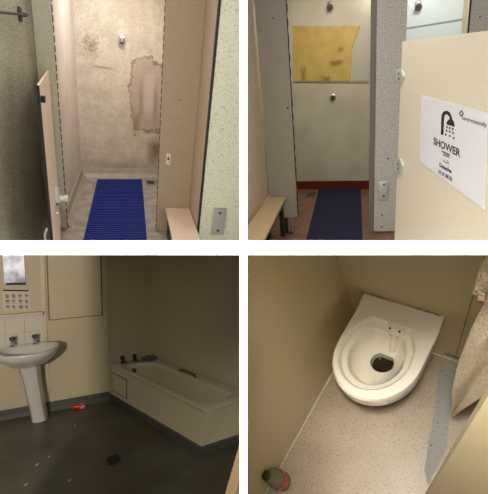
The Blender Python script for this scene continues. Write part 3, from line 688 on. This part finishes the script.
struct('wall_right', box(BM(), .30, .40, -.4, YB, 0, 2.0), M['toilet_wall'], R)
struct('trim_1', slab(BM(), [w0 + V(.0, 0, 0), w1, w1 + V(.005, 0, 0), w0 + V(.005, 0, 0)], V(0, 0, .006)), M['lam_light'], R)
struct('trim_2', box(BM(), -.53, .30, YB - .007, YB, 0, .012), M['lam_light'], R)
g0 = R.onY(475, 297, YB); 
struct('trim_3', slab(BM(), [V(g0.x - .012, YB - .001, .07), V(g0.x - .0095, YB - .001, .07), V(g0.x + .0025, YB - .001, 2.2), V(g0.x, YB - .001, 2.2)], V(0, -.002, 0)), M['dark'], R)
struct('trim_4', box(BM(), g0.x - .06, .2, YB - .004, YB - .001, .062, .068), M['dark'], R)
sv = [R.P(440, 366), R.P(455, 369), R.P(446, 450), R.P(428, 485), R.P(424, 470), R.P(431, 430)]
struct('trim_5', slab(BM(), [p + V(0, 0, .001) for p in sv], V(0, 0, .002)), M['grey_strip'], R)  # blue-grey speckled band laid on the floor
# toilet
ZT = .505
TX = -.278; TB = YB - .001; HW = .180; YF = .30; YC = YF + HW
def toil(k, z, back=TB, off=0, front=None, hw=None):
    hw = (hw or HW) * k; yf = (front if front is not None else YF); yc = yf + .205 * k; pts = []
    pts.append(V(TX + hw * 1.0, back, z)); pts.append(V(TX + hw, (back * 2 + yc) / 3, z)); pts.append(V(TX + hw, (back + 2 * yc) / 3, z))
    for i in range(0, 21):
        a_ = math.pi * i / 20; pts.append(V(TX + hw * math.cos(a_), yc - (yc - yf) * math.sin(a_), z))
    pts.append(V(TX - hw, (back + 2 * yc) / 3, z)); pts.append(V(TX - hw, (back * 2 + yc) / 3, z)); pts.append(V(TX - hw, back, z))
    return pts
NP = len(toil(1, 0))
CY = .525
def well(rx, ry, z, cx=None, cy=None):   # rings with the same count, for the bowl opening
    cx = TX if cx is None else cx; cx -= .012; cy = CY if cy is None else cy; out = []
    for p in toil(1, 0):
        a_ = math.atan2(p.y - CY, p.x - TX); c_, s_ = math.cos(a_), math.sin(a_)
        yy = abs(s_) ** 1.0 * (1 if s_ > 0 else -1)
        out.append(V(cx + rx * c_, cy + ry * yy, z))
    return out
t = thing('toilet', 'white seatless wall-hung toilet pan on the beige back wall', 'toilet', (TX, TB - .1, .1), R)
rings = [toil(.55, .13, front=.56), toil(.66, .20, front=.50), toil(.82, .30, front=.40), toil(.95, .385, front=.325), toil(.985, .405, front=.312), toil(1.0, .415), toil(1.0, ZT - .012), toil(.985, ZT - .001, front=.310), toil(.96, ZT, front=.318),
    well(.152, .184, ZT - .002), well(.146, .178, ZT - .012), well(.141, .171, ZT - .044), well(.134, .162, ZT - .050), well(.120, .148, ZT - .054), well(.116, .143, ZT - .062), well(.112, .138, ZT - .085), well(.098, .122, ZT - .135), well(.070, .078, ZT - .168, TX + .004, CY + .008), well(.052, .050, ZT - .185, TX + .010, CY + .012), well(.047, .045, ZT - .27, TX + .010, CY + .018)]
SH = lambda p: V(p.x + (min(p.y, .70) - .60) * .13, p.y, p.z)      # the pan sits a little askew on the wall
rings = [[SH(p) for p in r_] for r_ in rings]
obj('pan', loft(rings), M['toilet'], R, t, smooth=True)
obj('water', loft([well(.051, .048, ZT - .238, TX + .006, CY + .012), well(.051, .048, ZT - .236, TX + .006, CY + .012)]), mat('dark_water', s2l(44, 34, 22), .08), R, t, smooth=True)
# flush outlet at the back of the bowl and its two jets
cy_ = CY + .150
obj('flush_hood', loft([[V(TX + .02 + x * .036, y, z) for x, y, z in r_] for r_ in (
    [(-1, cy_ - .012, ZT - .010), (-.5, cy_ - .02, ZT - .012), (.5, cy_ - .02, ZT - .012), (1, cy_ - .012, ZT - .010), (1, cy_ + .004, ZT - .010), (-1, cy_ + .004, ZT - .010)],
    [(-1.05, cy_ - .030, ZT - .050), (-.5, cy_ - .04, ZT - .05), (.5, cy_ - .04, ZT - .05), (1.05, cy_ - .03, ZT - .05), (1, cy_ - .005, ZT - .05), (-1, cy_ - .005, ZT - .05)])]), M['toilet'], R, t, smooth=False)
for sx_ in (-.022, .020):
    obj('fixing_hole', lathe(BM(), [(.006, 0), (.005, .004)], V(TX + .02 + sx_ * 1.0, cy_ - .022, ZT - .019), V(0, -1, .6), 10), M['dark'], R, t)
obj('flush_channel', tube(BM(), [V(TX + .02, cy_ - .035, ZT - .052), V(TX + .02, cy_ - .055, ZT - .10), V(TX + .02, cy_ - .08, ZT - .15)], [.010, .014, .012], 8), M['toilet'], R, t, smooth=True)
obj('flush_slot', box(BM(), TX - .002, TX + .042, cy_ - .041, cy_ - .036, ZT - .056, ZT - .050), mat('limescale_brown', s2l(150, 130, 96), .6), R, t)
obj('sealant', bev(box(BM(), TX - HW + .002, TX + HW - .002, TB - .006, TB, ZT - .002, ZT + .004), .001), mat('yellowed_sealant', s2l(196, 180, 140), .6, specks=[(s2l(90, 74, 50), 60, .55, .8)]), R, t)
# end of the right hand partition, close to the photographer
e = R.P(421, 500, 0); ep = R.P(488, 386, 1.4); et = e + (ep - e) * (2.0 / 1.4)
t = obj('partition_panel', slab(BM(), [e, V(.6, e.y - .09, 0), V(.6, et.y - .09, 2.0), et], V(0, -.03, 0)), M['toilet_wall'], R)
tag(t, 'smooth beige partition end at the bottom right, in front of the towel', 'panel')
# towel hung at the right: body, folded-over top, tag
M['towel'] = mat('sand_terry_towel', s2l(240, 224, 194), .95, specks=[(s2l(200, 182, 150), 130, .5, .5)], bump=(160, .8))
YT = .45
def sheet(outline_l, outline_r, nv, nu, depth, th, seed):   # cloth between two edge lines, with folds
    bm = BM(); g = []
    def pt(line, f):
        f *= len(line) - 1; i = min(int(f), len(line) - 2); return Vector(line[i]).lerp(Vector(line[i + 1]), f - i)
    for side in (0, 1):
        rows = []
        for j in range(nv + 1):
            a_, b_ = pt(outline_l, j / nv), pt(outline_r, j / nv); row = []
            for i in range(nu + 1):
                p = a_.lerp(b_, i / nu); k = math.sin(i / nu * math.pi * 3 + seed + j * .15) * depth + math.sin(j * .9 + i * .5) * depth * .25
                row.append(bm.verts.new(p + V(0, k + side * th, 0)))
            rows.append(row)
        g.append(rows)
    for side in (0, 1):
        for j in range(nv):
            for i in range(nu):
                q = (g[side][j][i], g[side][j][i + 1], g[side][j + 1][i + 1], g[side][j + 1][i]); bm.faces.new(q if side == 0 else q[::-1])
    for j in range(nv):
        bm.faces.new((g[0][j][0], g[0][j + 1][0], g[1][j + 1][0], g[1][j][0])); bm.faces.new((g[0][j][nu], g[1][j][nu], g[1][j + 1][nu], g[0][j + 1][nu]))
    for i in range(nu):
        bm.faces.new((g[0][0][i], g[1][0][i], g[1][0][i + 1], g[0][0][i + 1])); bm.faces.new((g[0][nv][i], g[0][nv][i + 1], g[1][nv][i + 1], g[1][nv][i]))
    return bm
T = lambda x, y, Y=YT: R.onY(x, y, Y)
t = thing('towel', 'sand-coloured terry towel hanging at the right edge beside the back wall', 'towel', T(452, 413), R)
obj('body', sheet([T(492, 292), T(485, 304), T(469, 336), T(456.5, 368), T(451.8, 392), T(452.5, 413)], [T(560, 262), T(555, 290), T(545, 325), T(530, 355), T(510, 385), T(455, 414)], 26, 14, .012, .014, .5), M['towel'], R, t, smooth=True)
obj('folded_top', sheet([T(486, 243, .42), T(484, 262, .42), T(477.5, 276, .42), T(473, 291, .42)], [T(560, 225, .42), T(560, 250, .42), T(555, 268, .42), T(548, 300, .42)], 14, 14, .010, .02, 2), M['towel'], R, t, smooth=True)
bm = slab(BM(), [T(478, 293, .405), T(485, 295, .405), T(484, 304, .405), T(477.5, 302, .405)], V(0, .003, 0))
obj('care_label', bm, mat('pink_print_label', s2l(214, 170, 160), .7, specks=[(s2l(120, 40, 50), 70, .52, .9), (s2l(235, 225, 215), 45, .6, .7)]), R, t)
# bottle standing on the floor at the left wall
M['pet'] = mat('dusty_clear_plastic', s2l(150, 146, 122), .2, trans=.35)
b0_ = R.P(283.5, 481.5); tp = R.P(266.5, 475.5, .20); ax = (tp - b0_); hgt = ax.length; ax.normalize()
t = thing('plastic_bottle', 'small clear bottle with a red label on the floor by the left wall', 'bottle', b0_, R)
obj('body', lathe(BM(), [(.034, 0.002), (.045, .008), (.046, .03), (.040, .045), (.045, .06), (.044, .11), (.036, .145), (.018, .18), (.0165, hgt - .006)], b0_, ax, 22), M['pet'], R, t, smooth=True)
obj('label', lathe(BM(), [(.0455, .055), (.0465, .058), (.0465, .087), (.0455, .09)], b0_, ax, 22, False, False), mat('red_label', s2l(206, 70, 36), .5, mottle=[(s2l(225, 200, 170), 40, .56, .6, .8)]), R, t, smooth=True)
obj('neck_ring', lathe(BM(), [(.014, hgt - .006), (.023, hgt - .004), (.023, hgt + .006), (.016, hgt + .008), (.012, hgt)], b0_, ax, 20), mat('dark_ring', s2l(60, 44, 26), .5), R, t, smooth=True)
